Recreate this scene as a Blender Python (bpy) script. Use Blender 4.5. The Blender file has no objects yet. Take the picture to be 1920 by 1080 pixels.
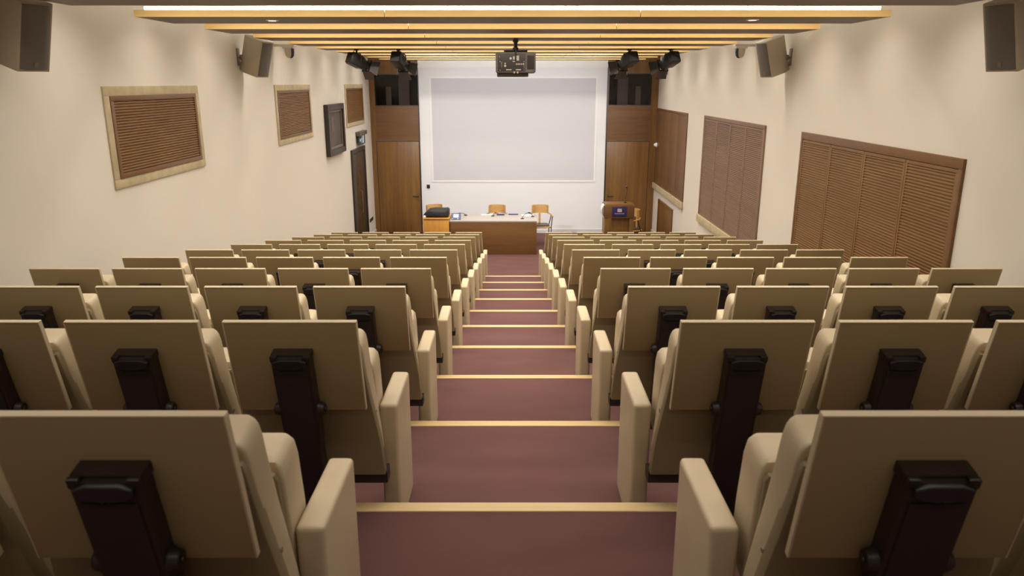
import bpy, bmesh, math, random
from mathutils import Matrix, Vector, Euler
random.seed(7)
PI = math.pi
scn = bpy.context.scene
COL = scn.collection

# ------------------------------------------------------------------ camera, world, exposure
CAMZ = 3.381
cd = bpy.data.cameras.new('camera'); cam = bpy.data.objects.new('camera', cd); COL.objects.link(cam)
cam.location = (0, 0, CAMZ)
cam.rotation_euler = (math.radians(90 - 15.355), 0, 0)
cd.sensor_width = 36; cd.lens = 1400.78 / 1920 * 36
cd.shift_x = -0.89 / 1920
cd.clip_start = 0.05; cd.clip_end = 60
cd.dof.use_dof = True; cd.dof.focus_distance = 7.0; cd.dof.aperture_fstop = 5.6
scn.camera = cam
w = bpy.data.worlds.new('world'); scn.world = w; w.use_nodes = True
w.node_tree.nodes['Background'].inputs[0].default_value = (1, .85, .68, 1)
w.node_tree.nodes['Background'].inputs[1].default_value = 0.02
scn.view_settings.view_transform = 'Standard'; scn.view_settings.look = 'None'
scn.view_settings.exposure = 0.0; scn.view_settings.gamma = 1; scn.view_settings.use_curve_mapping = False

BAF = [4.32] + [4.50 + 1.3 * i for i in range(1, 10)]
BACK = [-2.0, -.70, .60, 1.90, 3.15]                         # baffles overhead and behind, out of the frame       # rear faces of the ceiling baffles
BAFZ = 3.848; BAFD = 0.66; BAFX = 2.77
WL, WR, WF, WB = -3.179, 3.242, 17.16, -2.6     # room walls
SOF = 4.16                                      # upper soffit
GAPW = 58; GAPCOL = (1.0, .905, .79)
for i, y in enumerate(BACK + BAF):
    ld = bpy.data.lights.new('cove_light', 'AREA'); ld.shape = 'RECTANGLE'
    ld.size = 5.6; ld.size_y = 0.08
    ld.energy = GAPW * (.22 if y < 1 else .28 if y < 3 else .55 if y < 5 else 1.0)  # lamps over BACK are unseen, added as weak fill for the nearest rows
    ld.color = GAPCOL; ld.spread = math.radians(130)
    lo = bpy.data.objects.new('cove_light', ld); COL.objects.link(lo)
    lo.location = (0.03, y - 0.36, SOF - 0.03)
    lo['label'] = 'linear lamp in a ceiling gap, unseen rear ones added as fill'; lo['category'] = 'lamp'

# ------------------------------------------------------------------ materials
def new_mat(name):
    m = bpy.data.materials.new(name); m.use_nodes = True
    nt = m.node_tree; return m, nt, nt.nodes['Principled BSDF']
def setc(b, c, r=.5, metal=0, spec=.5):
    b.inputs['Base Color'].default_value = (*c, 1); b.inputs['Roughness'].default_value = r
    b.inputs['Metallic'].default_value = metal; b.inputs['Specular IOR Level'].default_value = spec
def mat(name, c, r=.5, metal=0, spec=.5, var=.0, scale=6, bump=0, bscale=200, stretch=(1, 1, 1), coords='Object'):
    m, nt, b = new_mat(name); setc(b, c, r, metal, spec)
    if var or bump:
        tc = nt.nodes.new('ShaderNodeTexCoord'); mp = nt.nodes.new('ShaderNodeMapping')
        mp.inputs['Scale'].default_value = stretch
        nt.links.new(tc.outputs[coords], mp.inputs[0])
    if var:
        n = nt.nodes.new('ShaderNodeTexNoise'); n.inputs['Scale'].default_value = scale; n.inputs['Detail'].default_value = 5
        nt.links.new(mp.outputs[0], n.inputs['Vector'])
        cr = nt.nodes.new('ShaderNodeValToRGB')
        cr.color_ramp.elements[0].position = .3; cr.color_ramp.elements[1].position = .7
        cr.color_ramp.elements[0].color = (*[x * (1 - var) for x in c], 1)
        cr.color_ramp.elements[1].color = (*[min(1, x * (1 + var)) for x in c], 1)
        nt.links.new(n.outputs['Fac'], cr.inputs[0]); nt.links.new(cr.outputs[0], b.inputs['Base Color'])
    if bump:
        n2 = nt.nodes.new('ShaderNodeTexNoise'); n2.inputs['Scale'].default_value = bscale; n2.inputs['Detail'].default_value = 3
        nt.links.new(mp.outputs[0], n2.inputs['Vector'])
        bp = nt.nodes.new('ShaderNodeBump'); bp.inputs['Strength'].default_value = bump; bp.inputs['Distance'].default_value = .002
        nt.links.new(n2.outputs['Fac'], bp.inputs['Height']); nt.links.new(bp.outputs[0], b.inputs['Normal'])
    return m
def wood(name, c1, c2, axis='Z', r=.38, scale=9, c3=None):
    m, nt, b = new_mat(name); setc(b, c1, r, 0, .4)
    tc = nt.nodes.new('ShaderNodeTexCoord'); mp = nt.nodes.new('ShaderNodeMapping')
    s = {'X': (.06, 1, 1), 'Y': (1, .06, 1), 'Z': (1, 1, .06)}[axis]
    mp.inputs['Scale'].default_value = s
    nt.links.new(tc.outputs['Object'], mp.inputs[0])
    n = nt.nodes.new('ShaderNodeTexNoise'); n.inputs['Scale'].default_value = scale; n.inputs['Detail'].default_value = 7; n.inputs['Distortion'].default_value = .6
    nt.links.new(mp.outputs[0], n.inputs['Vector'])
    n2 = nt.nodes.new('ShaderNodeTexNoise'); n2.inputs['Scale'].default_value = scale * 9; n2.inputs['Detail'].default_value = 3
    nt.links.new(mp.outputs[0], n2.inputs['Vector'])
    mx = nt.nodes.new('ShaderNodeMath'); mx.operation = 'MULTIPLY_ADD'; mx.inputs[1].default_value = .35
    nt.links.new(n2.outputs['Fac'], mx.inputs[0]); 
    sc = nt.nodes.new('ShaderNodeMath'); sc.operation = 'MULTIPLY'; sc.inputs[1].default_value = .65
    nt.links.new(n.outputs['Fac'], sc.inputs[0]); nt.links.new(sc.outputs[0], mx.inputs[2])
    cr = nt.nodes.new('ShaderNodeValToRGB')
    cr.color_ramp.elements[0].position = .36; cr.color_ramp.elements[1].position = .64
    cr.color_ramp.elements[0].color = (*c2, 1); cr.color_ramp.elements[1].color = (*c1, 1)
    nt.links.new(mx.outputs[0], cr.inputs[0]); nt.links.new(cr.outputs[0], b.inputs['Base Color'])
    return m
def emis(name, c, s):
    m, nt, b = new_mat(name); setc(b, (.03, .03, .03), .4)
    b.inputs['Emission Color'].default_value = (*c, 1); b.inputs['Emission Strength'].default_value = s
    return m

M = dict(
    wall=mat('wall_paint', (.74, .70, .625), .75, bump=.15, bscale=60),
    wallf=mat('front_wall_paint', (.77, .765, .755), .7),
    soffit=mat('soffit_paint', (.80, .78, .74), .8),
    carpet=mat('carpet', (.132, .066, .062), .95, spec=.1, var=.10, scale=5, bump=.6, bscale=350, stretch=(.4, 1, 1)),
    leather=mat('beige_leather', (.58, .48, .32), .42, spec=.45, var=.03, scale=12, bump=.08, bscale=260),
    tablet=mat('tablet_laminate', (.36, .275, .14), .5, spec=.35, var=.02, scale=4),
    edge=mat('tablet_edge_lit', (.60, .50, .33), .45),  # tablet colour painted lighter where its edges catch the light
    shell=mat('seat_shell', (.27, .215, .12), .55, spec=.3),
    dark=mat('dark_brown_metal', (.028, .018, .013), .42, spec=.45, var=.1, scale=20),
    darker=mat('dark_cap_plastic', (.018, .017, .017), .38, spec=.5),
    beam=mat('black_beam', (.02, .014, .012), .5),
    chrome=mat('chrome', (.55, .52, .48), .25, metal=1),
    nosing=wood('ash_nosing', (.72, .55, .28), (.60, .43, .20), 'X', .4, 12),
    fascia=wood('maple_fascia', (.68, .475, .19), (.60, .405, .15), 'X', .4, 7),
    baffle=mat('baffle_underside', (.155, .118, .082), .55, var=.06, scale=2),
    walnut=wood('walnut_vertical', (.225, .113, .030), (.145, .068, .018), 'Z', .38, 10),
    walnuth=wood('walnut_horizontal', (.175, .085, .028), (.125, .057, .018), 'X', .38, 8),
    walnutY=wood('walnut_side', (.20, .102, .040), (.15, .072, .028), 'Y', .42, 10),
    slat=wood('slat_wood', (.235, .125, .045), (.20, .102, .036), 'Y', .45, 3),
    slatp=wood('slat_wood_pale', (.26, .165, .115), (.225, .14, .095), 'Y', .5, 3),
    stone=mat('stone_surround', (.50, .42, .26), .7, var=.14, scale=9, bump=.2, bscale=40),
    desktop=mat('desk_top', (.37, .33, .295), .35, spec=.5),
    oak=wood('honey_oak', (.60, .30, .06), (.48, .22, .04), 'Z', .4, 9),
    ply=wood('birch_ply', (.60, .36, .13), (.50, .28, .09), 'X', .35, 10),
    spk=mat('speaker_box', (.44, .385, .30), .5, spec=.3),
    grille=mat('speaker_grille', (.15, .135, .12), .6, bump=.5, bscale=900),
    bracket=mat('bracket_metal', (.22, .18, .14), .45, metal=.3),
    black=mat('black_metal', (.014, .013, .014), .4),
    flap=mat('barn_door_metal', (.035, .034, .034), .45),
    rubber=mat('black_fabric', (.018, .016, .018), .7, var=.2, scale=20),
    projb=mat('projector_case', (.095, .080, .070), .45),
    projd=mat('projector_panel', (.03, .026, .024), .5),
    port=mat('port_metal', (.75, .68, .58), .3, metal=.6),
    screen=mat('projection_surface', (.60, .59, .60), .8, spec=.1),
    white=mat('white_paint', (.82, .80, .77), .5),
    skirt=mat('skirting_paint', (.62, .60, .57), .5),
    frame=mat('dark_frame', (.035, .026, .020), .4),
    doorg=mat('dark_door', (.055, .036, .024), .35, spec=.5),
    glassy=mat('dark_glazing', (.06, .040, .015), .12, spec=.6),
    paint=mat('old_painting', (.085, .055, .042), .5, var=.35, scale=3),
    face=mat('painted_figure', (.15, .10, .065), .5),
    brass=mat('brass', (.40, .27, .10), .35, metal=1),
    alcove=mat('alcove_cloth', (.10, .085, .075), .85),
    cab1=mat('cabinet_grille', (.36, .31, .31), .8),
    cab2=mat('small_cabinet_grille', (.38, .34, .27), .8),
    bluesign=mat('blue_sign', (.022, .020, .105), .4),
    signmark=mat('sign_mark', (.60, .52, .56), .5),
    blueb=mat('blue_cover', (.015, .02, .10), .4),
    paper=mat('white_paper', (.85, .82, .78), .7),
    signhouse=mat('sign_housing', (.13, .11, .09), .5),
    signgreen=mat('sign_green', (.02, .06, .045), .4),
    signwhite=emis('sign_lit_symbol', (.8, .9, 1.0), .5),
    strip=emis('led_strip', (1.0, .93, .82), 15.0),
    lens=emis('lamp_lens', (.85, .92, 1.0), 5.0),
    lcd=emis('touch_screen', (.85, .93, 1.0), 1.0),
    lcdblue=emis('touch_screen_blue', (.03, .10, .5), .45),
    dl=emis('downlight_lens', (1.0, .85, .65), 1.5),
    ptz=mat('camera_shell', (.50, .45, .38), .4),
)

# ------------------------------------------------------------------ mesh helpers
def T(x=0, y=0, z=0): return Matrix.Translation((x, y, z))
def R(a, ax): return Matrix.Rotation(a, 4, ax)
def box(bm, x0, x1, y0, y1, z0, z1, mtx=None):
    v = [bm.verts.new(Vector((x, y, z)) if mtx is None else mtx @ Vector((x, y, z)))
         for x in (x0, x1) for y in (y0, y1) for z in (z0, z1)]
    for f in ((0, 1, 3, 2), (4, 6, 7, 5), (0, 4, 5, 1), (2, 3, 7, 6), (0, 2, 6, 4), (1, 5, 7, 3)):
        bm.faces.new([v[i] for i in f])
def cyl(bm, p0, p1, r0, r1=None, n=16, cap=True):
    p0 = Vector(p0); p1 = Vector(p1); r1 = r0 if r1 is None else r1
    d = (p1 - p0).normalized(); a = d.orthogonal().normalized(); b = d.cross(a)
    A = []; B = []
    for i in range(n):
        t = 2 * PI * i / n; o = a * math.cos(t) + b * math.sin(t)
        A.append(bm.verts.new(p0 + o * r0)); B.append(bm.verts.new(p1 + o * r1))
    for i in range(n): bm.faces.new((A[i], A[(i + 1) % n], B[(i + 1) % n], B[i]))
    if cap: bm.faces.new(A[::-1]); bm.faces.new(B)
def tube(bm, pts, r, n=8):
    pts = [Vector(p) for p in pts]; rings = []; prev = None
    for i, p in enumerate(pts):
        d = (pts[min(i + 1, len(pts) - 1)] - pts[max(i - 1, 0)]).normalized()
        a = d.orthogonal().normalized() if prev is None else (prev - d * prev.dot(d)).normalized()
        prev = a; b = d.cross(a)
        rings.append([bm.verts.new(p + (a * math.cos(2 * PI * k / n) + b * math.sin(2 * PI * k / n)) * r) for k in range(n)])
    for A, B in zip(rings, rings[1:]):
        for k in range(n): bm.faces.new((A[k], A[(k + 1) % n], B[(k + 1) % n], B[k]))
    bm.faces.new(rings[0][::-1]); bm.faces.new(rings[-1])
def loft(bm, rings, cap=True):
    V = [[bm.verts.new(p) for p in r] for r in rings]; n = len(V[0])
    for A, B in zip(V, V[1:]):
        for k in range(n): bm.faces.new((A[k], A[(k + 1) % n], B[(k + 1) % n], B[k]))
    if cap: bm.faces.new(V[0][::-1]); bm.faces.new(V[-1])
def prism(bm, pts, y0, y1, plane='XZ', mtx=None):
    def P(a, b, c):
        v = {'XZ': (a, c, b), 'YZ': (c, a, b), 'XY': (a, b, c)}[plane]
        return Vector(v) if mtx is None else mtx @ Vector(v)
    A = [bm.verts.new(P(a, b, y0)) for a, b in pts]; B = [bm.verts.new(P(a, b, y1)) for a, b in pts]
    n = len(pts)
    for k in range(n): bm.faces.new((A[k], A[(k + 1) % n], B[(k + 1) % n], B[k]))
    bm.faces.new(A[::-1]); bm.faces.new(B)
def rrect(hw, y0, y1, r, n=4, rb=None):
    """rounded rectangle ring in (x,y); rb = radius of the two corners at y0"""
    out = []; rb = r if rb is None else rb; rf = r
    for cx, cy, a0, r in ((hw - rf, y1 - rf, 0, rf), (-hw + rf, y1 - rf, 90, rf), (-hw + rb, y0 + rb, 180, rb), (hw - rb, y0 + rb, 270, rb)):
        for i in range(n + 1):
            a = math.radians(a0 + 90 * i / n); out.append((cx + r * math.cos(a), cy + r * math.sin(a)))
    return out
def obj(name, bm, m, parent=None, bevel=0, seg=2, smooth=True, loc=None):
    bmesh.ops.recalc_face_normals(bm, faces=bm.faces)
    if bevel:
        es = [e for e in bm.edges if len(e.link_faces) == 2 and e.calc_face_angle(0) > .6]
        bmesh.ops.bevel(bm, geom=es, offset=bevel, segments=seg, affect='EDGES', profile=.6, clamp_overlap=True)
    me = bpy.data.meshes.new(name); bm.to_mesh(me); bm.free()
    me.materials.append(M[m] if isinstance(m, str) else m)
    if smooth:
        for p in me.polygons: p.use_smooth = True
        try: me.set_sharp_from_angle(angle=math.radians(38))
        except Exception: pass
    o = bpy.data.objects.new(name, me); COL.objects.link(o)
    if parent: o.parent = parent
    if loc is not None: o.location = loc
    return o
def B(name, m, *boxes, parent=None, bevel=0, seg=2, mtx=None):
    bm = bmesh.new()
    for b in boxes: box(bm, *b, mtx=mtx)
    return obj(name, bm, m, parent, bevel, seg)
def tag(o, label, cat, group=None):
    o['label'] = label; o['category'] = cat
    if group: o['group'] = group
    return o
def thing(name, label, cat, loc=(0, 0, 0), rot=(0, 0, 0), group=None):
    o = bpy.data.objects.new(name, None); COL.objects.link(o); o.empty_display_size = .1
    o.location = loc; o.rotation_euler = rot
    return tag(o, label, cat, group)
def struct(o): o['kind'] = 'structure'; return o
def dup(root, loc, label, rot=None):
    c = root.copy(); COL.objects.link(c); c.location = loc; c['label'] = label
    if rot is not None: c.rotation_euler = rot
    def rec(a, b):
        for ch in a.children:
            d = ch.copy(); COL.objects.link(d); d.parent = b; rec(ch, d)
    rec(root, c); return c

# ------------------------------------------------------------------ room shell
RISE = .18315; NZ0 = 1.8315
def tz(k): return NZ0 - RISE * k                  # tread height of row k
NY = [2.532 + 1.1 * i for i in range(10)]         # front lip of tread i
bm = bmesh.new()
prof = [(WB, tz(-1)), (NY[0] - 1.1, tz(-1))]
for i in range(10): prof += [(NY[i] - 1.1, tz(i)), (NY[i], tz(i))]
prof += [(NY[9], 0.0), (WF + .1, 0.0)]
for (ya, za), (yb, zb) in zip(prof, prof[1:]):
    a = [bm.verts.new(p) for p in ((WL - .1, ya, za), (WR + .1, ya, za), (WR + .1, yb, zb), (WL - .1, yb, zb))]
    bm.faces.new(a)
bmesh.ops.remove_doubles(bm, verts=bm.verts, dist=1e-5)
n0 = list(bm.faces)
r = bmesh.ops.extrude_face_region(bm, geom=n0)
for v in [g for g in r['geom'] if isinstance(g, bmesh.types.BMVert)]: v.co.z = -.3
struct(obj('floor', bm, 'carpet', smooth=False))
for i, y in enumerate(NY):
    struct(B('trim_%d' % (i + 1), 'nosing', (WL + .003, WR - .003, y - .056, y + .004, tz(i) - .035, tz(i) + .004), bevel=.003))
struct(B('wall_left', 'wall', (WL - .2, WL, WB, WF + .2, -.3, SOF + .1)))
struct(B('wall_right', 'wall', (WR, WR + .2, WB, WF + .2, -.3, SOF + .1)))
struct(B('wall_back', 'wall', (WL - .2, WR + .2, WB - .2, WB, -.3, SOF + .1)))
# front wall with two openings for the speaker alcoves
AL = (-3.061, -2.083, 2.88, 3.567); AR = (2.132, 3.087, 2.891, 3.583)
struct(B('wall_front', 'wallf', (-2.10, 2.115, WF, WF + .2, -.3, SOF + .1)))
for nm, (x0, x1, z0, z1), xa, xb in (('trim_11', AL, WL, -2.10), ('trim_12', AR, 2.115, WR)):
    struct(B(nm, 'walnut', (xa, xb, WF - .03, WF + .2, -.3, 2.135), (xa, xb, WF - .03, WF + .2, z1, SOF + .1),
             (xa, x0, WF - .03, WF + .2, 2.135, z1), (x1, xb, WF - .03, WF + .2, 2.135, z1)))
    struct(B(nm.replace('11', '13').replace('12', '14'), 'walnuth', (x0, x1, WF - .032, WF + .2, 2.135, z0)))
struct(B('trim_15', 'frame', (-2.10, -2.085, WF - .045, WF, 0, 3.9), (2.10, 2.115, WF - .045, WF, 0, 3.9)))
for i, y in enumerate(BAF): pass
struct(B('ceiling', 'soffit', (WL - .2, WR + .2, WB, WF + .2, SOF, SOF + .2)))
struct(B('trim_16', 'soffit', (-2.085, 2.10, WF - .06, WF, 3.70, SOF)))        # roller blind pelmet over the screen
struct(B('baseboard_front', 'skirt', (-2.085, 2.10, WF - .018, WF, 0, .10), bevel=.004))
struct(B('baseboard_left', 'skirt', (WL, WL + .018, 16.24, WF - .03, 0, .10), bevel=.004))
struct(B('baseboard_right', 'skirt', (WR - .018, WR, 16.5, WF - .03, 0, .10), (WR - .018, WR, 12.6, 14.9, 0, .10), bevel=.004))

# ------------------------------------------------------------------ ceiling baffles
ORD = ['first', 'second', 'third', 'fourth', 'fifth', 'sixth', 'seventh', 'eighth', 'ninth', 'tenth', 'eleventh']
SEAM = .937
def make_baffle():
    t = thing('ceiling_baffle', 'x', 'ceiling baffle', (0, 0, BAFZ), group='wood-edged ceiling baffles')
    for a, b in ((-BAFX, -SEAM - .002), (-SEAM + .002, SEAM - .002), (SEAM + .002, BAFX)):
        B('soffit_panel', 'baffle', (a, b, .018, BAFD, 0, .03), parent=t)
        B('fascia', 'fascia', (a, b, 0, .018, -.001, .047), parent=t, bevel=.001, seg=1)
    for x in (-2.2, -.5, .5, 2.2):
        bm = bmesh.new(); cyl(bm, (x, .33, .03), (x, .33, SOF - BAFZ), .006, n=8); obj('hanger_rod', bm, 'bracket', t)
    return t
baf0 = make_baffle()
for i, y in enumerate(BAF):
    lab = 'long ceiling baffle with golden wood edge and brown underside, %s from the camera' % ORD[i]
    if i == 0: baf0.location.y = y; baf0['label'] = 'brown ceiling baffle cut off by the top of the picture, nearest the camera'
    else:
        t = dup(baf0, (0, y, BAFZ), lab)
        hs = B('strip_housing', 'white', (-2.70, 2.70, .035, .075, .03, .050), parent=t)
        o = B('glowing_strip', 'strip', (-2.70, 2.70, .020, .070, .050, .074), parent=hs, bevel=.004); o['label'] = 'glowing white lamp strip'
for (x, y), lab in (((-1.853, 6.10), 'left'), ((1.835, 6.05), 'right')):
    t = thing('downlight', 'small round downlight under second ceiling baffle, the %s one' % lab, 'lamp', (x, y, BAFZ), group='small downlights')
    bm = bmesh.new(); cyl(bm, (0, 0, -.006), (0, 0, .001), .045, .05, 24); obj('ring', bm, 'port', t)
    bm = bmesh.new(); cyl(bm, (0, 0, -.008), (0, 0, -.005), .03, n=20); obj('lens', bm, 'dl', t)

for i, y in enumerate(BACK):
    dup(baf0, (0, y, BAFZ), 'ceiling baffle overhead behind the picture edge, %s of five' % ['rearmost', 'second', 'third', 'fourth', 'foremost'][i])

# ------------------------------------------------------------------ wall grilles
def slats(bm, side, y0, y1, z0, z1, pitch, depth=.016):
    """louvre leaf: ribbed board; side=+1 faces +x"""
    n = max(1, int((z1 - z0) / pitch)); p = (z1 - z0) / n; pts = [(0, z0)]
    for i in range(n):
        a = z0 + i * p
        pts += [(depth * .35, a), (depth, a + p * .30), (depth, a + p * .62), (depth * .35, a + p * .92)]
    pts += [(depth * .35, z1), (0, z1)]
    A = [bm.verts.new((side * x, y0, z)) for x, z in pts]; Bv = [bm.verts.new((side * x, y1, z)) for x, z in pts]
    for k in range(len(pts)): bm.faces.new((A[k], A[(k + 1) % len(pts)], Bv[(k + 1) % len(pts)], Bv[k]))
    bm.faces.new(A[::-1]); bm.faces.new(Bv)
def frame_boxes(x0, x1, y0, y1, z0, z1, wy, wz):
    return [(x0, x1, y0, y1, z1 - wz, z1), (x0, x1, y0, y1, z0, z0 + wz), (x0, x1, y0, y0 + wy, z0 + wz, z1 - wz), (x0, x1, y1 - wy, y1, z0 + wz, z1 - wz)]
for (ya, yb), lab in (((5.97, 7.78), 'nearest the camera'), ((10.30, 12.10), 'between bracket speaker and portrait'),
                      ((14.61, 16.37), 'farthest, above exit sign')):
    t = thing('wall_grille', 'brown slatted panel in stone surround, left wall, ' + lab, 'wall panel', (WL, ya, 2.555), group='slatted panels in stone surrounds')
    L = yb - ya; H = .80
    B('surround', 'stone', *frame_boxes(0, .014, 0, L, 0, H, .082, .075), parent=t, bevel=.003)
    B('wood_frame', 'walnutY', *frame_boxes(0, .020, .082, L - .082, .075, H - .075, .045, .04), parent=t, bevel=.003)
    bm = bmesh.new(); slats(bm, 1, .130, L - .130, .118, H - .118, .0225); obj('slatted_panel', bm, 'slat', t, smooth=False)
# right wall: tall shutters with leaves
def shutter(y0, y1, z0, z1, leaves, lab, sm, fm, sill, topw, rail):
    t = thing('window_shutter', lab, 'shutter', (WR, y0, z0), group='tall wooden shutters on the right wall')
    L = y1 - y0; H = z1 - z0
    fw = .05
    B('shutter_frame', fm, (-.024, 0, 0, L, H - topw, H), (-.024, 0, 0, fw, 0, H - topw), (-.024, 0, L - fw, L, 0, H - topw), parent=t, bevel=.003)
    w_ = (L - 2 * fw) / leaves
    for i in range(leaves):
        a = fw + i * w_ + .004; b = fw + (i + 1) * w_ - .004
        lf = B('leaf', sm, (-.010, -.001, a, b, 0, H - topw - .004), parent=t)
        bm = bmesh.new()
        for q in frame_boxes(-.020, -.010, a, b, 0, H - topw - .004, rail, rail): box(bm, *q)
        obj('leaf_rim', bm, sm, lf, bevel=.002, seg=1)
        bm = bmesh.new(); slats(bm, -1, a + rail, b - rail, rail, H - topw - rail - .004, .025, .019); obj('louvre_slats', bm, sm, lf, smooth=False)
    if sill: B('sill', 'stone', (-.045, 0, -.01, L + .01, -sill, 0), parent=t, bevel=.004)
    return t
shutter(5.378, 8.478, 1.46, 2.856, 4, 'large brown louvred shutter of four leaves on right wall, nearest the camera', 'slat', 'walnutY', .10, .075, .028)
shutter(9.727, 12.859, 1.19, 2.856, 4, 'greyish brown louvred shutter of four leaves, middle of right wall', 'slatp', 'slatp', .125, .05, .028)
t = thing('window_shutter', 'plain dark brown shutter on right wall beside the wood panelling', 'shutter', (WR, 14.12, 1.19), group='tall wooden shutters on the right wall')
B('shutter_frame', 'walnutY', *frame_boxes(-.02, 0, 0, 3.03, 0, 1.65, .04, .035), parent=t, bevel=.003)
for i in range(4): B('leaf', 'walnutY', (-.014, 0, .044 + i * .7355, .044 + (i + 1) * .7355 - .006, .038, 1.612), parent=t, bevel=.002)
B('sill', 'stone', (-.045, 0, -.01, 3.02, -.125, 0), parent=t, bevel=.004)
t = thing('wall_hatch', 'low brown wooden access door in right wall under plain shutter', 'door', (WR, 14.95, 0))
B('door_frame', 'walnut', (-.03, 0, 0, 1.48, .875, .918), (-.03, 0, 0, .05, .0, .875), (-.03, 0, 1.43, 1.48, .0, .875), parent=t, bevel=.003)
B('door_leaf', 'walnut', (-.018, 0, .055, 1.425, .01, .87), parent=t, bevel=.003)

# ------------------------------------------------------------------ doors and front wall fittings
def stage_door(nm, x0, x1, hx, hdir):
    t = bpy.data.objects.new(nm, None); COL.objects.link(t); t.location = ((x0 + x1) / 2, WF - .03, 0); struct(t)
    w2 = (x1 - x0) / 2
    B('door_leaf', 'walnut', (-w2, w2, -.012, 0, .01, 2.10), parent=t, bevel=.004)
    B('door_gap', 'frame', (-w2 - .012, w2 + .012, -.004, 0, .0, 2.115), parent=t)
    h = bpy.data.objects.new('door_handle', None)
    bm = bmesh.new(); x = hx - (x0 + x1) / 2
    cyl(bm, (x, -.012, .87), (x, -.045, .87), .012, n=10); box(bm, min(x, x + hdir * .13), max(x, x + hdir * .13), -.055, -.042, .862, .882)
    hd = obj('door_handle', bm, 'frame', t, bevel=.003)
    bm = bmesh.new(); cyl(bm, (x, -.012, .93), (x, -.020, .93), .022, n=14); cyl(bm, (x, -.012, .78), (x, -.020, .78), .020, n=14)
    obj('escutcheon', bm, 'brass', t)
stage_door('door_1', -3.06, -2.115, -2.155, -1)
stage_door('door_2', 2.13, 3.08, 2.185, 1)
# exit door on the left wall
t = bpy.data.objects.new('door_3', None); COL.objects.link(t); t.location = (WL, 14.83, 0); struct(t)
B('door_frame', 'frame', (0, .04, 0, 1.33, 2.02, 2.10), (0, .04, 0, .09, 0, 2.02), (0, .04, 1.24, 1.33, 0, 2.02), parent=t, bevel=.004)
B('door_leaf', 'doorg', (0, .02, .10, .66, .01, 2.01), (0, .02, .67, 1.23, .01, 2.01), parent=t, bevel=.003)
B('vision_panel', 'glassy', (.02, .024, .40, .58, .35, 1.62), (.02, .024, .74, .92, .35, 1.62), parent=t)
bm = bmesh.new(); tube(bm, [(.02, .70, .75), (.05, .70, .78), (.05, .70, 1.20), (.02, .70, 1.23)], .008); obj('pull_handle', bm, 'brass', t)
# exit sign over it
t = thing('exit_sign', 'small exit sign with a lit running figure above the dark left-wall door', 'sign', (WL, 15.40, 2.15))
B('housing', 'signhouse', (0, .10, 0, .74, .19, .27), parent=t, bevel=.006)
B('sign_panel', 'signgreen', (.045, .055, .03, .71, 0, .19), parent=t)
bm = bmesh.new(); F_ = lambda pts: prism(bm, pts, .0555, .0575, 'YZ')
cyl(bm, (.0555, .36, .158), (.0575, .36, .158), .016, n=12)
F_([(.33, .135), (.37, .138), (.36, .085), (.33, .085)]); F_([(.33, .09), (.36, .09), (.40, .05), (.385, .035)]); F_([(.335, .09), (.35, .08), (.31, .02), (.29, .03)])
F_([(.37, .13), (.41, .10), (.40, .09), (.365, .115)]); F_([(.33, .135), (.29, .12), (.295, .105), (.33, .12)])
F_([(.45, .02), (.57, .02), (.57, .17), (.45, .17)])
F_([(.12, .095), (.20, .14), (.20, .11), (.27, .11), (.27, .08), (.20, .08), (.20, .05)])
obj('running_figure', bm, 'signwhite', t)
tag(B('light_switch_plate', 'frame', (WL, WL + .012, 16.44, 16.62, .38, .45), (WL, WL + .012, 16.66, 16.82, .38, .45), bevel=.002),
    'dark switch plate low on left wall between exit door and wood panelling', 'switch')
tag(B('wall_socket', 'black', (-1.965, -1.895, WF - .03, WF, 1.05, 1.13), bevel=.004), 'small square black socket on white wall beside left stage door', 'socket')
# portrait
t = thing('framed_portrait', 'dark portrait painting in a deep black frame on the left wall', 'painting', (WL, 12.91, 2.155))
B('picture_frame', 'frame', (0, .075, 0, .10, 0, .87), (0, .075, 1.16, 1.26, 0, .87), (0, .075, .10, 1.16, 0, .10), (0, .075, .10, 1.16, .77, .87), parent=t, bevel=.014, seg=3)
B('inner_moulding', 'bracket', *frame_boxes(0, .045, .10, 1.16, .10, .77, .04, .04), parent=t, bevel=.006)
B('canvas', 'paint', (0, .022, .13, 1.13, .13, .74), parent=t)
bm = bmesh.new()
prism(bm, [(.50 + .075 * math.cos(a), .60 + .065 * math.sin(a)) for a in [2 * PI * k / 20 for k in range(20)]], .0222, .0235, 'YZ')
prism(bm, [(.42, .50), (.47, .55), (.55, .55), (.62, .48), (.60, .40), (.44, .40)], .0222, .0232, 'YZ')
obj('painted_figure', bm, 'face', t)
# round alarm on the right
bm = bmesh.new(); cyl(bm, (WR, 16.98, 2.04), (WR - .03, 16.98, 2.04), .055, n=20); cyl(bm, (WR - .03, 16.98, 2.04), (WR - .075, 16.98, 2.04), .05, .025, n=20)
tag(obj('wall_alarm', bm, 'white', bevel=.004), 'small round white alarm on right wall beside wood panelling', 'alarm')

# projection surface
t = thing('projection_screen', 'large pale grey projection surface on the white front wall', 'screen', (.02, WF - .002, 1.229))
B('surface', 'screen', (-1.825, 1.833, -.006, 0, 0, 2.25), parent=t)
B('border', 'white', (-1.865, -1.825, -.010, 0, -.04, 2.29), (1.833, 1.873, -.010, 0, -.04, 2.29), (-1.825, 1.833, -.010, 0, -.04, 0), (-1.825, 1.833, -.010, 0, 2.25, 2.29), parent=t)

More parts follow.
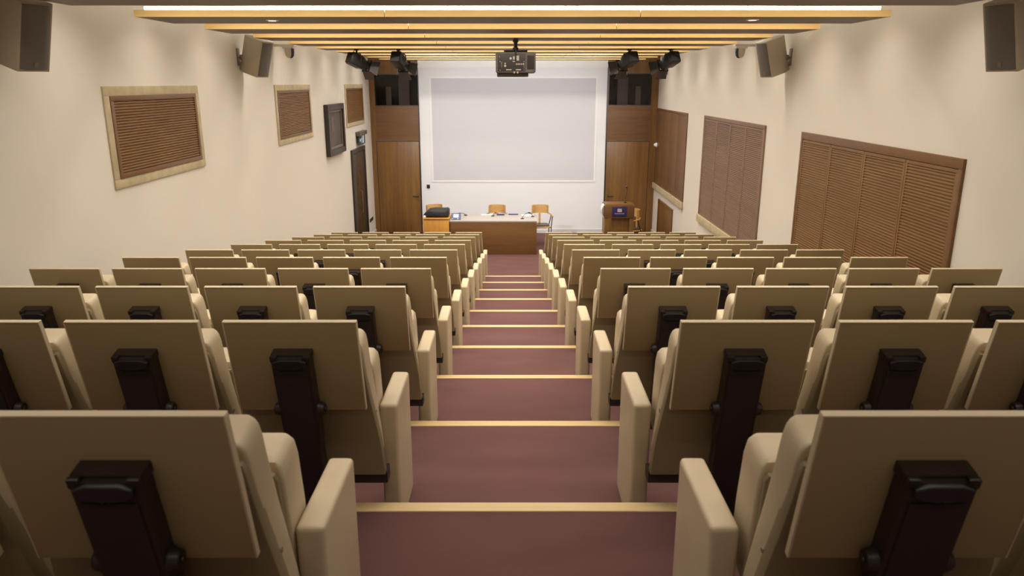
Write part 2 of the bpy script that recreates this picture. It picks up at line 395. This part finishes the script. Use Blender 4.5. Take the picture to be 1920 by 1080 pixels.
# alcoves with speakers
for (x0, x1, z0, z1), s, side in ((AL, 1, 'left'), (AR, -1, 'right')):
    for nm, bx in (('back', (x0, x1, WF + .55, WF + .6, z0, z1)), ('near', (x0 - .03, x0, WF + .19, WF + .6, z0, z1)), ('far', (x1, x1 + .03, WF + .19, WF + .6, z0, z1)),
                   ('base', (x0, x1, WF + .19, WF + .6, z0 - .03, z0)), ('head', (x0, x1, WF + .19, WF + .6, z1, z1 + .03))):
        struct(B('wall_alcove_%s_%s' % (side, nm), 'alcove', bx))
    cx = (x0 + x1) / 2
    xs = cx - s * .19; xl = cx + s * .155
    t = thing('alcove_speaker', 'narrow short speaker standing in the dark alcove above %s stage door' % side, 'speaker', (xs, WF + .05, z0), group='small alcove speakers')
    B('cabinet', 'black', (-.065, .065, .0, .16, 0, .43), parent=t, bevel=.006); B('speaker_grille', 'cab2', (-.06, .06, -.012, 0, .01, .42), parent=t, bevel=.004)
    t = thing('alcove_speaker', 'wide tall speaker standing in the dark alcove above %s stage door' % side, 'speaker', (xl, WF + .05, z0), group='large alcove speakers')
    B('cabinet', 'black', (-.125, .125, .0, .28, 0, .62), parent=t, bevel=.006); B('speaker_grille', 'cab1', (-.12, .12, -.012, 0, .01, .61), parent=t, bevel=.004)
    gm, nt, b = new_mat('tinted_glass_' + side)
    tr = nt.nodes.new('ShaderNodeBsdfTransparent'); tr.inputs[0].default_value = (.62, .60, .58, 1)
    gl = nt.nodes.new('ShaderNodeBsdfGlossy'); gl.inputs['Roughness'].default_value = .08; gl.inputs[0].default_value = (.6, .6, .6, 1)
    mx = nt.nodes.new('ShaderNodeMixShader'); mx.inputs[0].default_value = .03
    nt.links.new(tr.outputs[0], mx.inputs[1]); nt.links.new(gl.outputs[0], mx.inputs[2])
    nt.links.new(mx.outputs[0], nt.nodes['Material Output'].inputs[0]); nt.nodes.remove(b)
    wn = bpy.data.objects.new('window_1' if side == 'left' else 'window_2', None); COL.objects.link(wn); wn.location = (cx, WF, z0); struct(wn)
    B('pane', gm, (x0 - cx, x1 - cx, -.012, -.006, 0, z1 - z0), parent=wn)
    B('window_frame', 'frame', (x0 - cx, x1 - cx, -.03, .01, z1 - z0 - .02, z1 - z0), (x0 - cx, x1 - cx, -.03, .01, 0, .02), (x0 - cx, x0 - cx + .012, -.03, .01, .02, z1 - z0 - .02), (x1 - cx - .012, x1 - cx, -.03, .01, .02, z1 - z0 - .02), parent=wn)

# ------------------------------------------------------------------ auditorium seats
TI = math.radians(13.3); cT, sT = math.cos(TI), math.sin(TI)
# frame of the tilted back: u up along the board, n towards the stage (normal)
def tilt(y, h):      # matrix whose local z runs up the board and local y is its normal, origin at (y,h) seat-local
    return T(0, y - 1.5, h) @ R(TI, 'X')
def make_seat():
    t = thing('lecture_seat', 'x', 'seat', group='beige lecture hall seats')
    HW = .2178
    mt = tilt(1.213, .981)
    tb = B('writing_tablet', 'tablet', (-HW, HW, 0.0, .016, -.356, 0), parent=t, mtx=mt, bevel=.003)
    B('lit_tablet_rim', 'edge', (-HW - .001, HW + .001, -.0006, .0166, -.0035, .0012), (-HW - .0014, -HW + .003, -.0006, .0166, -.356, -.0035), (HW - .003, HW + .0014, -.0006, .0166, -.356, -.0035), parent=tb, mtx=mt, bevel=.001, seg=1)  # paler strips put the light on the board's edges into their colour
    # padded backrest, flaring towards the bottom
    mb = tilt(1.298, .878)
    bm = bmesh.new(); rings = []
    lv = [(0.004, .196, .012, .090, .012), (.001, .203, .004, .097, .016), (-.006, .209, .001, .100, .018), (-.018, .214, .0, .102, .020), (-.045, .217, .0, .104, .022), (-.12, .2195, -.001, .103, .024), (-.22, .226, .0, .100, .026),
          (-.32, .232, .0, .100, .026), (-.42, .235, .0, .105, .026), (-.52, .236, .004, .112, .026), (-.545, .228, .015, .10, .03)]
    for z, hw, ya, yb, r_ in lv[::-1]:
        rings.append([mb @ Vector((x, y, z)) for x, y in rrect(hw, ya, yb, r_, 4, .009)])
    loft(bm, rings); obj('backrest', bm, 'leather', t)
    # shell behind the pad
    bm = bmesh.new(); rings = []
    for z, hw, ya in ((-.580, .248, .0), (-.572, .252, -.016), (-.42, .248, -.020), (-.32, .238, -.020), (-.22, .227, -.020), (-.12, .2185, -.020), (-.060, .2145, -.019), (-.035, .209, -.016), (-.026, .200, .002)):
        rings.append([mb @ Vector((x, y, z)) for x, y in rrect(hw, ya, .02, .006, 2)])
    loft(bm, rings); obj('back_shell', bm, 'shell', t)
    # tipped-up seat cushion
    ms = T(0, 1.50 - 1.5, .735) @ R(math.radians(8), 'X')
    bm = bmesh.new(); rings = []
    for z, hw, ya, yb, r_ in [(-.40, .18, .045, .09, .02), (-.385, .20, .02, .115, .03), (-.33, .212, .004, .138, .024), (-.20, .213, .002, .142, .024), (-.06, .212, .002, .138, .022), (-.022, .209, .004, .132, .022), (-.006, .200, .008, .124, .02), (0, .188, .016, .114, .016)]:
        rings.append([ms @ Vector((x, y, z)) for x, y in rrect(hw, ya, yb, r_, 4, .009)])
    loft(bm, rings); obj('seat_cushion', bm, 'leather', t)
    bm = bmesh.new(); rings = []
    for z, hw in ((-.38, .175), (-.36, .204), (-.045, .204), (-.03, .196)):
        rings.append([ms @ Vector((x, y, z)) for x, y in rrect(hw, -.012, .012, .005, 2)])
    loft(bm, rings); obj('seat_shell', bm, 'shell', t)
    # dark pedestal arm
    mp = tilt(1.186, .868)
    pd = B('pedestal', 'dark', (-.0635, .0635, .0, .050, -.36, -.004), parent=t, mtx=mp, bevel=.004)
    B('pedestal_column', 'dark', (-.055, .055, .004, .060, -.875, -.355), parent=pd, mtx=mp, bevel=.004)
    B('front_cover', 'beam', (-.052, .052, -.004, .002, -.80, -.050), parent=pd, mtx=mp, bevel=.002)
    bm = bmesh.new()
    pts = [(-.054, -.012), (-.030, -.004), (.030, -.004), (.054, -.012), (.052, -.030), (.030, -.039), (.006, -.043), (0, -.040), (-.006, -.043), (-.030, -.039), (-.052, -.030)]
    prism(bm, pts, -.012, .004, 'XZ', mp); obj('hinge_lid', bm, 'darker', pd, bevel=.002, seg=1)
    bm = bmesh.new()
    box(bm, -.0655, .0655, .012, .054, -.022, .004, mp); box(bm, -.0655, -.042, -.002, .012, -.018, .004, mp); box(bm, .042, .0655, -.002, .012, -.018, .004, mp)
    obj('top_bracket', bm, 'dark', pd, bevel=.004)
    for s in (-1, 1):
        bm = bmesh.new()
        c0 = mp @ Vector((s * .060, .026, -.225)); c1 = mp @ Vector((s * .084, .026, -.225)); cyl(bm, c0, c1, .027, .020, 20)
        c2 = mp @ Vector((s * .090, .026, -.225)); cyl(bm, c1, c2, .009, n=12)
        obj('pivot_knob', bm, 'dark', t, bevel=.003)
        bm = bmesh.new(); c0 = mb @ Vector((s * .226, .020, -.30)); c1 = mb @ Vector((s * .237, .020, -.30)); cyl(bm, c0, c1, .007, n=12); obj('shell_bolt', bm, 'chrome', t)
    B('foot_plate', 'dark', (-.085, .085, -.085, .10, .0, .010), parent=t, bevel=.003)
    B('seat_beam', 'beam', (-.257, .257, -.075, -.01, .275, .325), parent=t, bevel=.004)
    return t
PITCH = .5162; L0 = -.5094 - .2178; R0 = .5497 + .2178
seat0 = make_seat(); used = [False]
ROWN = ['row nearest camera', 'second row', 'third row', 'fourth row', 'fifth row', 'sixth row', 'seventh row', 'eighth row', 'ninth row', 'tenth row', 'row nearest stage']
SN = ['at the aisle', 'second from aisle', 'third from aisle', 'fourth from aisle', 'at the wall end']
for k in range(11):
    for side, x0, sg in (('left', L0, -1), ('right', R0, 1)):
        for s in range(5):
            if k == 0 and s > 1: continue
            if k == 1 and s > 3: continue
            lab = 'beige lecture seat, dark pedestal, %s block, %s, %s' % (side, ROWN[k], SN[s])
            loc = (x0 + sg * s * PITCH, 1.1 * k + 1.5, tz(k))
            if not used[0]: seat0.location = loc; seat0['label'] = lab; used[0] = True
            else: dup(seat0, loc, lab)
# end panels along the aisle
def make_end():
    t = thing('end_panel', 'x', 'armrest', group='padded armrest end panels')
    bm = bmesh.new(); box(bm, -.035, .035, .0, .345, .0, .5462)
    p = obj('padded_panel', bm, 'leather', t, bevel=.017, seg=4)
    B('floor_fixing', 'beam', (-.028, .028, .02, .325, -.001, .004), parent=t)
    return t
end0 = make_end(); first = True
for k in range(11):
    for side, x in (('left', -.4412 - .035), ('right', .4646 + .035)):
        lab = 'tall padded beige armrest panel %s of the aisle, %s' % (side, ROWN[k]); loc = (x, 1.1 * k + 1.538, tz(k))
        if first: end0.location = loc; end0['label'] = lab; first = False
        else: dup(end0, loc, lab)

# ------------------------------------------------------------------ wall speakers
def make_speaker(sg):
    """origin at the wall plate; sg=+1 on the left wall"""
    t = thing('wall_speaker', 'x', 'speaker', group='wall mounted loudspeakers')
    A = T(sg * .240, -.005, .0) @ R(-sg * math.radians(112), 'Z') @ R(math.radians(-17), 'X')
    # local: -y is the grille normal before rotation? grille on +y
    bm = bmesh.new()
    pts = [(-.105, .10), (.105, .10), (.105, -.09), (.06, -.19), (-.06, -.19), (-.105, -.09)]
    prism(bm, pts, -.205, .205, 'XY', A)
    obj('cabinet', bm, 'spk', t, bevel=.008, seg=3)
    bm = bmesh.new(); rings = []
    for z in (-.19, .19):
        rings.append([A @ Vector((x, .094 + (.019 if abs(x) < .06 else .012 if abs(x) < .085 else .004), z)) for x in (-.095, -.08, -.05, 0, .05, .08, .095)] +
                     [A @ Vector((x, .09, z)) for x in (.095, -.095)])
    loft(bm, rings); obj('speaker_grille', bm, 'grille', t)
    B('badge', 'bracket', (-.012, .012, .110, .117, -.172, -.142), parent=t, mtx=A, bevel=.001)
    bm = bmesh.new()
    box(bm, min(0, sg * .012), max(0, sg * .012), -.04, .04, -.09, .10)
    obj('wall_plate', bm, 'bracket', t, bevel=.002)
    bm = bmesh.new(); c = A @ Vector((0, -.185, 0)); tube(bm, [(sg * .01, 0, 0), (sg * .05, 0, 0), c], .014)
    cyl(bm, (sg * .045, 0, -.03), (sg * .045, 0, .03), .02, n=14); obj('bracket_arm', bm, 'bracket', t)
    return t
sl = make_speaker(1); sl.location = (WL, 9.05, 3.665); sl['label'] = 'tan wall speaker on a bracket, left wall, over the first and second slatted panels'
dup(sl, (WL, 4.74, 3.67), 'big near speaker with grey grille at the top left corner of the picture')
sr = make_speaker(-1); sr.location = (WR, 9.10, 3.665); sr['label'] = 'tan wall speaker on a bracket, right wall, farther from the camera'
dup(sr, (WR, 4.74, 3.67), 'big near speaker with grey grille at the top right corner of the picture')

# wall cameras
for sg, X, Y, side in ((1, WL, 10.4, 'left'), (-1, WR, 10.4, 'right')):
    t = thing('dome_camera', 'small white turret camera under the ceiling baffles near %s wall' % side, 'camera', (X, Y, 3.79), group='turret cameras')
    cx = sg * .215
    bm = bmesh.new(); box(bm, min(0, sg * .30), max(0, sg * .30), -.05, .05, .055, .085); obj('wall_bracket', bm, 'ptz', t, bevel=.005)
    B('mount_box', 'ptz', (cx - .075, cx + .075, -.06, .06, .03, .058), parent=t, bevel=.006)
    bm = bmesh.new(); rings = []
    for z, r_ in ((.03, .062), (-.02, .060), (-.055, .054), (-.08, .038), (-.09, .012)):
        rings.append([Vector((cx + r_ * math.cos(a), r_ * math.sin(a), z)) for a in [2 * PI * q / 20 for q in range(20)]])
    loft(bm, rings); obj('camera_body', bm, 'ptz', t)
    bm = bmesh.new(); rings = []
    for z, r_ in ((.028, .066), (-.02, .065), (-.06, .058), (-.086, .040), (-.096, .010)):
        rings.append([Vector((cx + sg * r_ * math.cos(a), r_ * math.sin(a), z)) for a in [math.radians(-50 + 100 * q / 10) for q in range(11)]] +
                     [Vector((cx + sg * r_ * .6 * math.cos(a), r_ * .6 * math.sin(a), z)) for a in [math.radians(50 - 100 * q / 10) for q in range(11)]])
    loft(bm, rings); obj('lens_window', bm, 'black', t)

# ------------------------------------------------------------------ stage spotlights with barn doors
def make_spot(loc, d, roll, lab, flaps):
    """loc: centre of the body's rear face; d: beam direction"""
    t = thing('stage_spotlight', lab, 'spotlight', loc, group='black stage spotlights')
    d = Vector(d).normalized(); q = d.to_track_quat('Y', 'Z').to_matrix().to_4x4() @ R(roll, 'Y')
    bm = bmesh.new(); rings = []
    for y, w2, h2, r_ in ((0, .070, .075, .012), (.02, .080, .085, .02), (.20, .080, .085, .02), (.23, .070, .072, .03), (.31, .068, .068, .05)):
        rings.append([q @ Vector((x, y, z)) for x, z in rrect(w2, -h2, h2, r_)])
    loft(bm, rings); obj('lamp_body', bm, 'black', t)
    bm = bmesh.new()
    for i in range(5): box(bm, -.05, .05, -.004, .003, -.055 + i * .025, -.045 + i * .025, q)
    for x in (-.045, .045): box(bm, x - .006, x + .006, -.010, 0, .055, .068, q)
    obj('rear_vents', bm, 'flap', t)
    bm = bmesh.new()
    for i in range(6): box(bm, -.084, .084, .05 + i * .025, .058 + i * .025, -.06, .06, q)
    obj('cooling_fins', bm, 'black', t)
    bm = bmesh.new(); cyl(bm, q @ Vector((0, .300, 0)), q @ Vector((0, .313, 0)), .058, n=24); obj('lens', bm, 'lens', t)
    bm = bmesh.new()
    for b in frame_boxes(.31, .325, -.085, .085, -.085, .085, .018, .018):
        box(bm, b[2], b[3], b[0], b[1], b[4], b[5], q)
    obj('accessory_frame', bm, 'black', t)
    bd = None
    for nm, rot, ang in flaps:
        mt = q @ R(rot, 'Y') @ T(0, .325, .085) @ R(ang, 'X')
        bm = bmesh.new(); prism(bm, [(-.072, 0), (.072, 0), (.105, .120), (-.105, .120)], -.002, .002, 'XY', mt)
        obj('barn_door', bm, 'flap', t)
    # yoke
    bm = bmesh.new()
    up = BAFZ - loc[2]; c = d * .14
    side = q @ Vector((1, 0, 0)); side = Vector((side.x, side.y, 0)).normalized() * .105
    top = Vector((c.x, c.y, up - .07))
    tube(bm, [Vector(c) - side, Vector((c.x, c.y, up - .09)) - side, top - side * .9, top + side * .9, Vector((c.x, c.y, up - .09)) + side, Vector(c) + side], .008)
    obj('yoke', bm, 'black', t)
    bm = bmesh.new(); cyl(bm, top, (c.x, c.y, up + .005), .014, n=12); box(bm, c.x - .03, c.x + .03, c.y - .03, c.y + .03, up - .02, up + .004); obj('hanging_clamp', bm, 'black', t)
    bm = bmesh.new()
    e = q @ Vector((0, .0, .04)); tube(bm, [e, e + Vector((0, -.05, .03)), Vector((e.x * .5 + c.x * .5, e.y, up - .05)), Vector((c.x, c.y - .05, up))], .005); obj('power_cable', bm, 'black', t)
FL = [('b', 0, math.radians(25)), ('b', PI, math.radians(38)), ('b', PI / 2, math.radians(34)), ('b', -PI / 2, math.radians(34))]
SPOTS = [((-2.33, 11.15, 3.735), (.62, .62, -.36), 'black stage spotlight with barn doors, outermost on the left'),
         ((-1.675, 11.15, 3.75), (.26, .80, -.42), 'black stage spotlight with barn doors, inner one of the left pair'),
         ((1.74, 11.15, 3.75), (-.42, .76, -.38), 'black stage spotlight with barn doors, inner one of the right pair'),
         ((2.335, 11.15, 3.75), (-.42, .76, -.38), 'black stage spotlight with barn doors, outermost on the right')]
for loc, d, lab in SPOTS:
    make_spot(loc, d, 0, lab, FL)
    ld = bpy.data.lights.new('stage_lamp', 'SPOT'); ld.energy = 215; ld.spot_size = math.radians(70); ld.spot_blend = .8; ld.shadow_soft_size = .05
    ld.color = (.92, .95, 1.0)
    lo = bpy.data.objects.new('stage_lamp', ld); COL.objects.link(lo); dv = Vector(d).normalized()
    lo.location = Vector(loc) + dv * .50
    lo.rotation_euler = (Vector((loc[0] * .1, 16.9, 1.9)) - lo.location).to_track_quat('-Z', 'Y').to_euler()
    lo['label'] = 'beam of a stage spotlight'; lo['category'] = 'lamp'

# ------------------------------------------------------------------ projector
t = thing('ceiling_projector', 'dark grey projector hanging from the ceiling baffles, rear sockets facing the seats', 'projector', (.035, 8.50, 3.485))
bm = bmesh.new(); rings = []
for y, w2, z0, z1 in ((0, .208, .006, .212), (.012, .218, 0, .220), (.42, .218, 0, .220), (.44, .20, .01, .21)):
    rings.append([Vector((x, y, (z0 + z1) / 2 + z)) for x, z in rrect(w2, -(z1 - z0) / 2, (z1 - z0) / 2, .018)])
loft(bm, rings); obj('case', bm, 'projb', t)
B('lower_tray', 'projb', (-.205, .14, .03, .42, -.040, .004), parent=t, bevel=.006)
B('socket_panel', 'projd', (-.195, .105, -.004, .004, .02, .205), parent=t, bevel=.002)
B('air_vent', 'projd', *[(.125, .200, -.005, .004, .045 + i * .012, .051 + i * .012) for i in range(12)], parent=t)
def port(f):
    bm = bmesh.new(); f(bm); obj('socket', bm, 'port', t, smooth=False)
for i in range(5): port(lambda bm: box(bm, .002 + i * .019, .014 + i * .019, -.008, 0, .086, .100))
for x, z, r_ in ((-.115, .075, .013), (-.115, .100, .008), (-.055, .152, .013), (-.175, .170, .004), (.09, .12, .004), (.09, .03, .004), (-.17, .03, .004), (-.17, .12, .004)):
    port(lambda bm: cyl(bm, (x, -.008, z), (x, 0, z), r_, n=12))
for x, z, w2, h2 in ((.022, .155, .014, .026), (-.02, .148, .010, .008), (-.02, .165, .010, .008), (-.075, .034, .030, .005), (.03, .034, .028, .005), (-.02, .122, .012, .005), (-.015, .006, .008, .010), (.022, .006, .008, .010)):
    port(lambda bm: box(bm, x - w2, x + w2, -.007, 0, z - h2, z + h2))
for i in range(5): port(lambda bm: box(bm, -.155, -.149, -.007, 0, .06 + i * .012, .065 + i * .012)); port(lambda bm: box(bm, .088, .094, -.007, 0, .05 + i * .012, .055 + i * .012))
B('mounting_plate', 'black', (-.13, .13, .12, .34, .228, .242), (-.125, -.10, .15, .18, .215, .23), (.10, .125, .15, .18, .215, .23), parent=t, bevel=.002)
bm = bmesh.new(); cyl(bm, (0, .25, .24), (0, .25, BAFZ - 3.485 - .03), .022, n=20); cyl(bm, (0, .25, BAFZ - 3.485 - .03), (0, .25, BAFZ - 3.485), .032, n=20)
cyl(bm, (0, .25, .25), (0, .25, .275), .034, n=20); obj('mounting_pole', bm, 'black', t)
bm = bmesh.new(); tube(bm, [(.0, .20, .36), (-.012, .10, .30), (-.005, .02, .25), (.004, -.03, .20), (.002, -.012, .13)], .005); obj('cable', bm, 'black', t)

# ------------------------------------------------------------------ stage furniture
t = thing('presenter_desk', 'long dark wooden desk with a pale grey top at the front of the hall', 'desk', (-.385, 14.88, 0))
B('modesty_panel', 'walnuth', (-.875, .875, .0, .025, .0, .672), parent=t, bevel=.002)
B('side_panel', 'walnuth', (-.875, -.850, .025, .78, 0, .672), (.850, .875, .025, .78, 0, .672), parent=t, bevel=.002)
B('desk_top', 'desktop', (-.885, .88, -.006, .795, .672, .700), parent=t, bevel=.003)
t = thing('oak_cabinet', 'low honey-coloured oak cabinet at the left end of the desk', 'cabinet', (-1.54, 14.86, 0))
B('carcass', 'oak', (-.262, .262, .02, .62, .0, .735), parent=t, bevel=.003)
B('front_panel', 'oak', (-.255, .255, .0, .02, .03, .70), parent=t, bevel=.003)
B('cabinet_top', 'oak', (-.268, .268, -.006, .63, .735, .752), parent=t, bevel=.003)
# folded black cover on the cabinet
bm = bmesh.new(); rings = []
for x, z1, z0, ya, yb in ((-.27, .03, .02, .10, .34), (-.20, .10, 0.005, .05, .38), (-.15, .145, 0, .03, .41), (-.02, .155, 0, .02, .42), (.12, .15, 0, .03, .42), (.22, .155, 0, .03, .41), (.25, .13, .01, .06, .38)):
    rr = []
    for a in range(16):
        th = 2 * PI * a / 16; c_, s_ = math.cos(th), math.sin(th)
        rr.append(Vector((x, (ya + yb) / 2 + (yb - ya) / 2 * math.copysign(abs(c_) ** .45, c_), (z0 + z1) / 2 + (z1 - z0) / 2 * math.copysign(abs(s_) ** .5, s_) + .007 * math.sin(a * 2.4 + x * 14))))
    rings.append(rr)
loft(bm, rings)
tag(obj('folded_black_cover', bm, 'rubber', loc=(-1.54, 14.89, .762)), 'black folded soft bag lying on the honey oak cabinet', 'bag')
bm = bmesh.new(); rings = []
for z, r_ in ((0, .018), (.012, .028), (.03, .03), (.046, .022), (.052, .008)): rings.append([Vector((r_ * math.cos(a), r_ * math.sin(a), z)) for a in [2 * PI * q / 14 for q in range(14)]])
loft(bm, rings); tag(obj('white_cup', bm, 'white', loc=(-1.775, 14.91, .752)), 'small white cup at left end of the oak cabinet', 'cup')
# touch panel
t = thing('touch_panel', 'small lit touch panel leaning back on the desk beside the black bag', 'control panel', (-1.14, 15.0, .70))
mt = T(0, 0, .004) @ R(math.radians(-22), 'X')
B('bezel', 'frame', (-.100, .088, 0, .012, 0, .135), parent=t, mtx=mt, bevel=.003)
B('screen_face', 'lcdblue', (-.094, .082, -.002, 0, .008, .128), parent=t, mtx=mt)
B('screen_window', 'lcd', (-.060, .046, -.004, -.002, .040, .112), parent=t, mtx=mt)
B('screen_icon', 'lcd', (.018, .040, -.004, -.002, .012, .026), (-.08, -.066, -.004, -.002, .012, .024), parent=t, mtx=mt)
B('stand', 'black', (-.05, .04, .02, .09, 0, .010), parent=t)
# papers, folders, microphones on the desk
tag(B('name_card', 'paper', (-.66, -.39, 15.50, 15.52, .7005, .725), (-.66, -.39, 15.50, 15.58, .7005, .703)), 'low white name card on the desk in front of the middle chair', 'card')
tag(B('blue_folder', 'blueb', (-.33, -.17, 15.52, 15.64, .7005, .716), bevel=.003), 'dark blue folder on the desk, right of the white name card', 'folder')
tag(B('blue_folder', 'blueb', (-.085, .12, 15.58, 15.66, .7005, .712), bevel=.003), 'flat blue folder near the desk back edge, left of the right microphone', 'folder')
tag(B('paper_sheet', 'paper', (.20, .44, 15.42, 15.62, .7005, .704)), 'white paper sheet on the right end of the desk', 'paper')
def desk_mic(x, y, dx, dy, lab, h=.09):
    t = thing('gooseneck_microphone', lab, 'microphone', (x, y, .70), group='desk microphones')
    bm = bmesh.new(); cyl(bm, (0, 0, 0), (0, 0, .018), .035, .028, 18); obj('base', bm, 'black', t)
    bm = bmesh.new(); tube(bm, [(0, 0, .015), (dx * .15, dy * .15, h * .6), (dx * .5, dy * .5, h * .95), (dx, dy, h)], .006); obj('neck', bm, 'black', t)
    bm = bmesh.new(); cyl(bm, (dx, dy, h), (dx * 1.25, dy * 1.25, h - .01), .013, .012, 12); obj('microphone_head', bm, 'black', t)
desk_mic(.20, 15.10, .13, .22, 'black gooseneck microphone at right of desk, bent to the right')
desk_mic(.42, 15.35, -.05, .16, 'short black microphone on the paper at right desk end', .05)
desk_mic(-.41, 15.42, .05, .12, 'short black microphone beside the white name card', .05)
desk_mic(-.98, 15.50, -.12, .02, 'short black microphone right of the lit touch panel', .05)

def make_chair():
    t = thing('wooden_armchair', 'x', 'chair', group='bentwood armchairs')
    # faces -y (towards the audience); back band at +y
    bm = bmesh.new(); rings = []
    for i in range(13):
        a = math.radians(205 - 230 * i / 12 + 90 - 90)
        a = math.radians(200 - 220 * i / 12)
        ro, ri = .185, .172
        c, s = math.cos(a), math.sin(a)
        y = lambda r_: .06 + r_ * s * .62
        rings.append([Vector((ro * c, y(ro), .665)), Vector((ro * c, y(ro), .845)), Vector((ri * c, y(ri), .845)), Vector((ri * c, y(ri), .665))])
    loft(bm, rings); obj('back_band', bm, 'ply', t)
    B('back_slat', 'ply', (-.022, .022, .155, .168, .42, .70), parent=t, bevel=.003)
    bm = bmesh.new(); rings = []
    for z, hw, ya, yb in ((.400, .185, -.20, .17), (.407, .20, -.215, .18), (.418, .20, -.215, .18), (.424, .19, -.205, .17)):
        rings.append([Vector((x, y, z)) for x, y in rrect(hw, ya, yb, .05)])
    loft(bm, rings); st = obj('seat', bm, 'ply', t)
    bm = bmesh.new(); rings = []
    for z, hw in ((.422, .175), (.44, .18), (.447, .165)): rings.append([Vector((x, y, z)) for x, y in rrect(hw, -.19, .15, .05)])
    loft(bm, rings); obj('seat_pad', bm, 'frame', st)
    for s in (-1, 1):
        bm = bmesh.new(); tube(bm, [(s * .165, .12, .675), (s * .22, .06, .655), (s * .25, -.05, .645), (s * .255, -.17, .635)], .014); obj('armrest', bm, 'ply', t)
        bm = bmesh.new(); tube(bm, [(s * .245, -.12, .64), (s * .22, -.15, .41), (s * .22, -.17, 0)], .010); obj('leg', bm, 'black', t)
        bm = bmesh.new(); tube(bm, [(s * .235, .0, .65), (s * .20, .12, .41), (s * .21, .20, 0)], .010); obj('leg', bm, 'black', t)
    bm = bmesh.new(); tube(bm, [(-.22, -.155, .395), (.22, -.155, .395)], .009); tube(bm, [(-.20, .12, .395), (.20, .12, .395)], .009); obj('cross_rail', bm, 'black', t)
    B('underframe', 'ply', (-.12, .12, -.10, .10, .37, .40), parent=t, bevel=.004)
    return t
ch = make_chair(); ch.location = (-.335, 15.90, 0); ch['label'] = 'bentwood armchair behind the middle of the desk'
ch.rotation_euler.z = math.radians(-3)
dup(ch, (.60, 15.89, 0), 'bentwood armchair standing clear of the right end of the desk', (0, 0, math.radians(4)))
dup(ch, (-1.66, 15.95, 0), 'bentwood chair mostly hidden behind the black bag on the cabinet', (0, 0, math.radians(25)))
dup(ch, (2.47, 15.45, 0), 'bentwood armchair turned sideways beside the lectern', (0, 0, math.radians(-62)))

# lectern
t = thing('lectern', 'dark wooden lectern with a blue sign, right of the stage wall', 'lectern', (2.095, 14.5, 0))
B('side_panel', 'walnut', (-.285, -.205, .0, .40, .0, .825), (.205, .285, .0, .40, .0, .825), parent=t, bevel=.004)
B('centre_panel', 'walnut', (-.14, .205, .06, .085, .03, .825), parent=t, bevel=.003)
B('top_box', 'walnuth', (-.292, .292, -.012, .42, .82, 1.075), parent=t, bevel=.004)
B('reading_shelf', 'walnuth', (-.27, .27, .02, .40, 1.07, 1.09), parent=t, bevel=.003)
B('foot_plinth', 'walnut', (-.29, .29, -.01, .42, 0, .03), parent=t, bevel=.003)
bm = bmesh.new(); rings = []
for i in range(9):
    a = -1 + 2 * i / 8; xx = -.30 - .045 * (1 - a * a)
    rings.append([Vector((xx, .0, .955 + a * .125)), Vector((xx - .008, .0, .955 + a * .125)), Vector((xx - .008, .22, .955 + a * .125)), Vector((xx, .22, .955 + a * .125))])
loft(bm, rings); o = obj('curved_side_wing', bm, 'white', t); o['label'] = 'white curved side wing'
sg = B('sign_plate', 'bluesign', (-.145, .145, -.020, -.012, .850, 1.045), parent=t, bevel=.002)
bm = bmesh.new()
for i in range(3):
    for j in range(3): box(bm, -.042 + i * .029, -.016 + i * .029, -.022, -.020, .945 + j * .022, .965 + j * .022)
obj('sign_emblem', bm, 'signmark', sg, smooth=False)
bm = bmesh.new(); x = -.092                       # line of small lettering under the emblem, unreadable in the photo
for wch, hch in zip((.012, .006, .012, .010, .007, .012, .010, .012, .007, .010, .010, .006, .012, .010), (.020, .018, .013, .013, .018, .013, .013, .018, .013, .013, .013, .018, .013, .018)):
    box(bm, x, x + wch * .8, -.0215, -.020, .905, .905 + hch); x += wch + .0035
obj('sign_lettering', bm, 'signmark', sg, smooth=False)
# lectern microphone
t = thing('gooseneck_microphone', 'thin black gooseneck microphone rising from the lectern', 'microphone', (2.235, 14.72, 1.09))
bm = bmesh.new(); cyl(bm, (0, 0, 0), (0, 0, .012), .03, n=18); obj('base', bm, 'black', t)
bm = bmesh.new(); tube(bm, [(0, 0, .01), (.01, 0, .10), (.025, 0, .20), (.03, -.01, .26), (.015, -.03, .30)], .005); obj('neck', bm, 'black', t)
bm = bmesh.new(); cyl(bm, (.015, -.03, .30), (-.005, -.05, .335), .013, .014, 12); obj('microphone_head', bm, 'black', t)
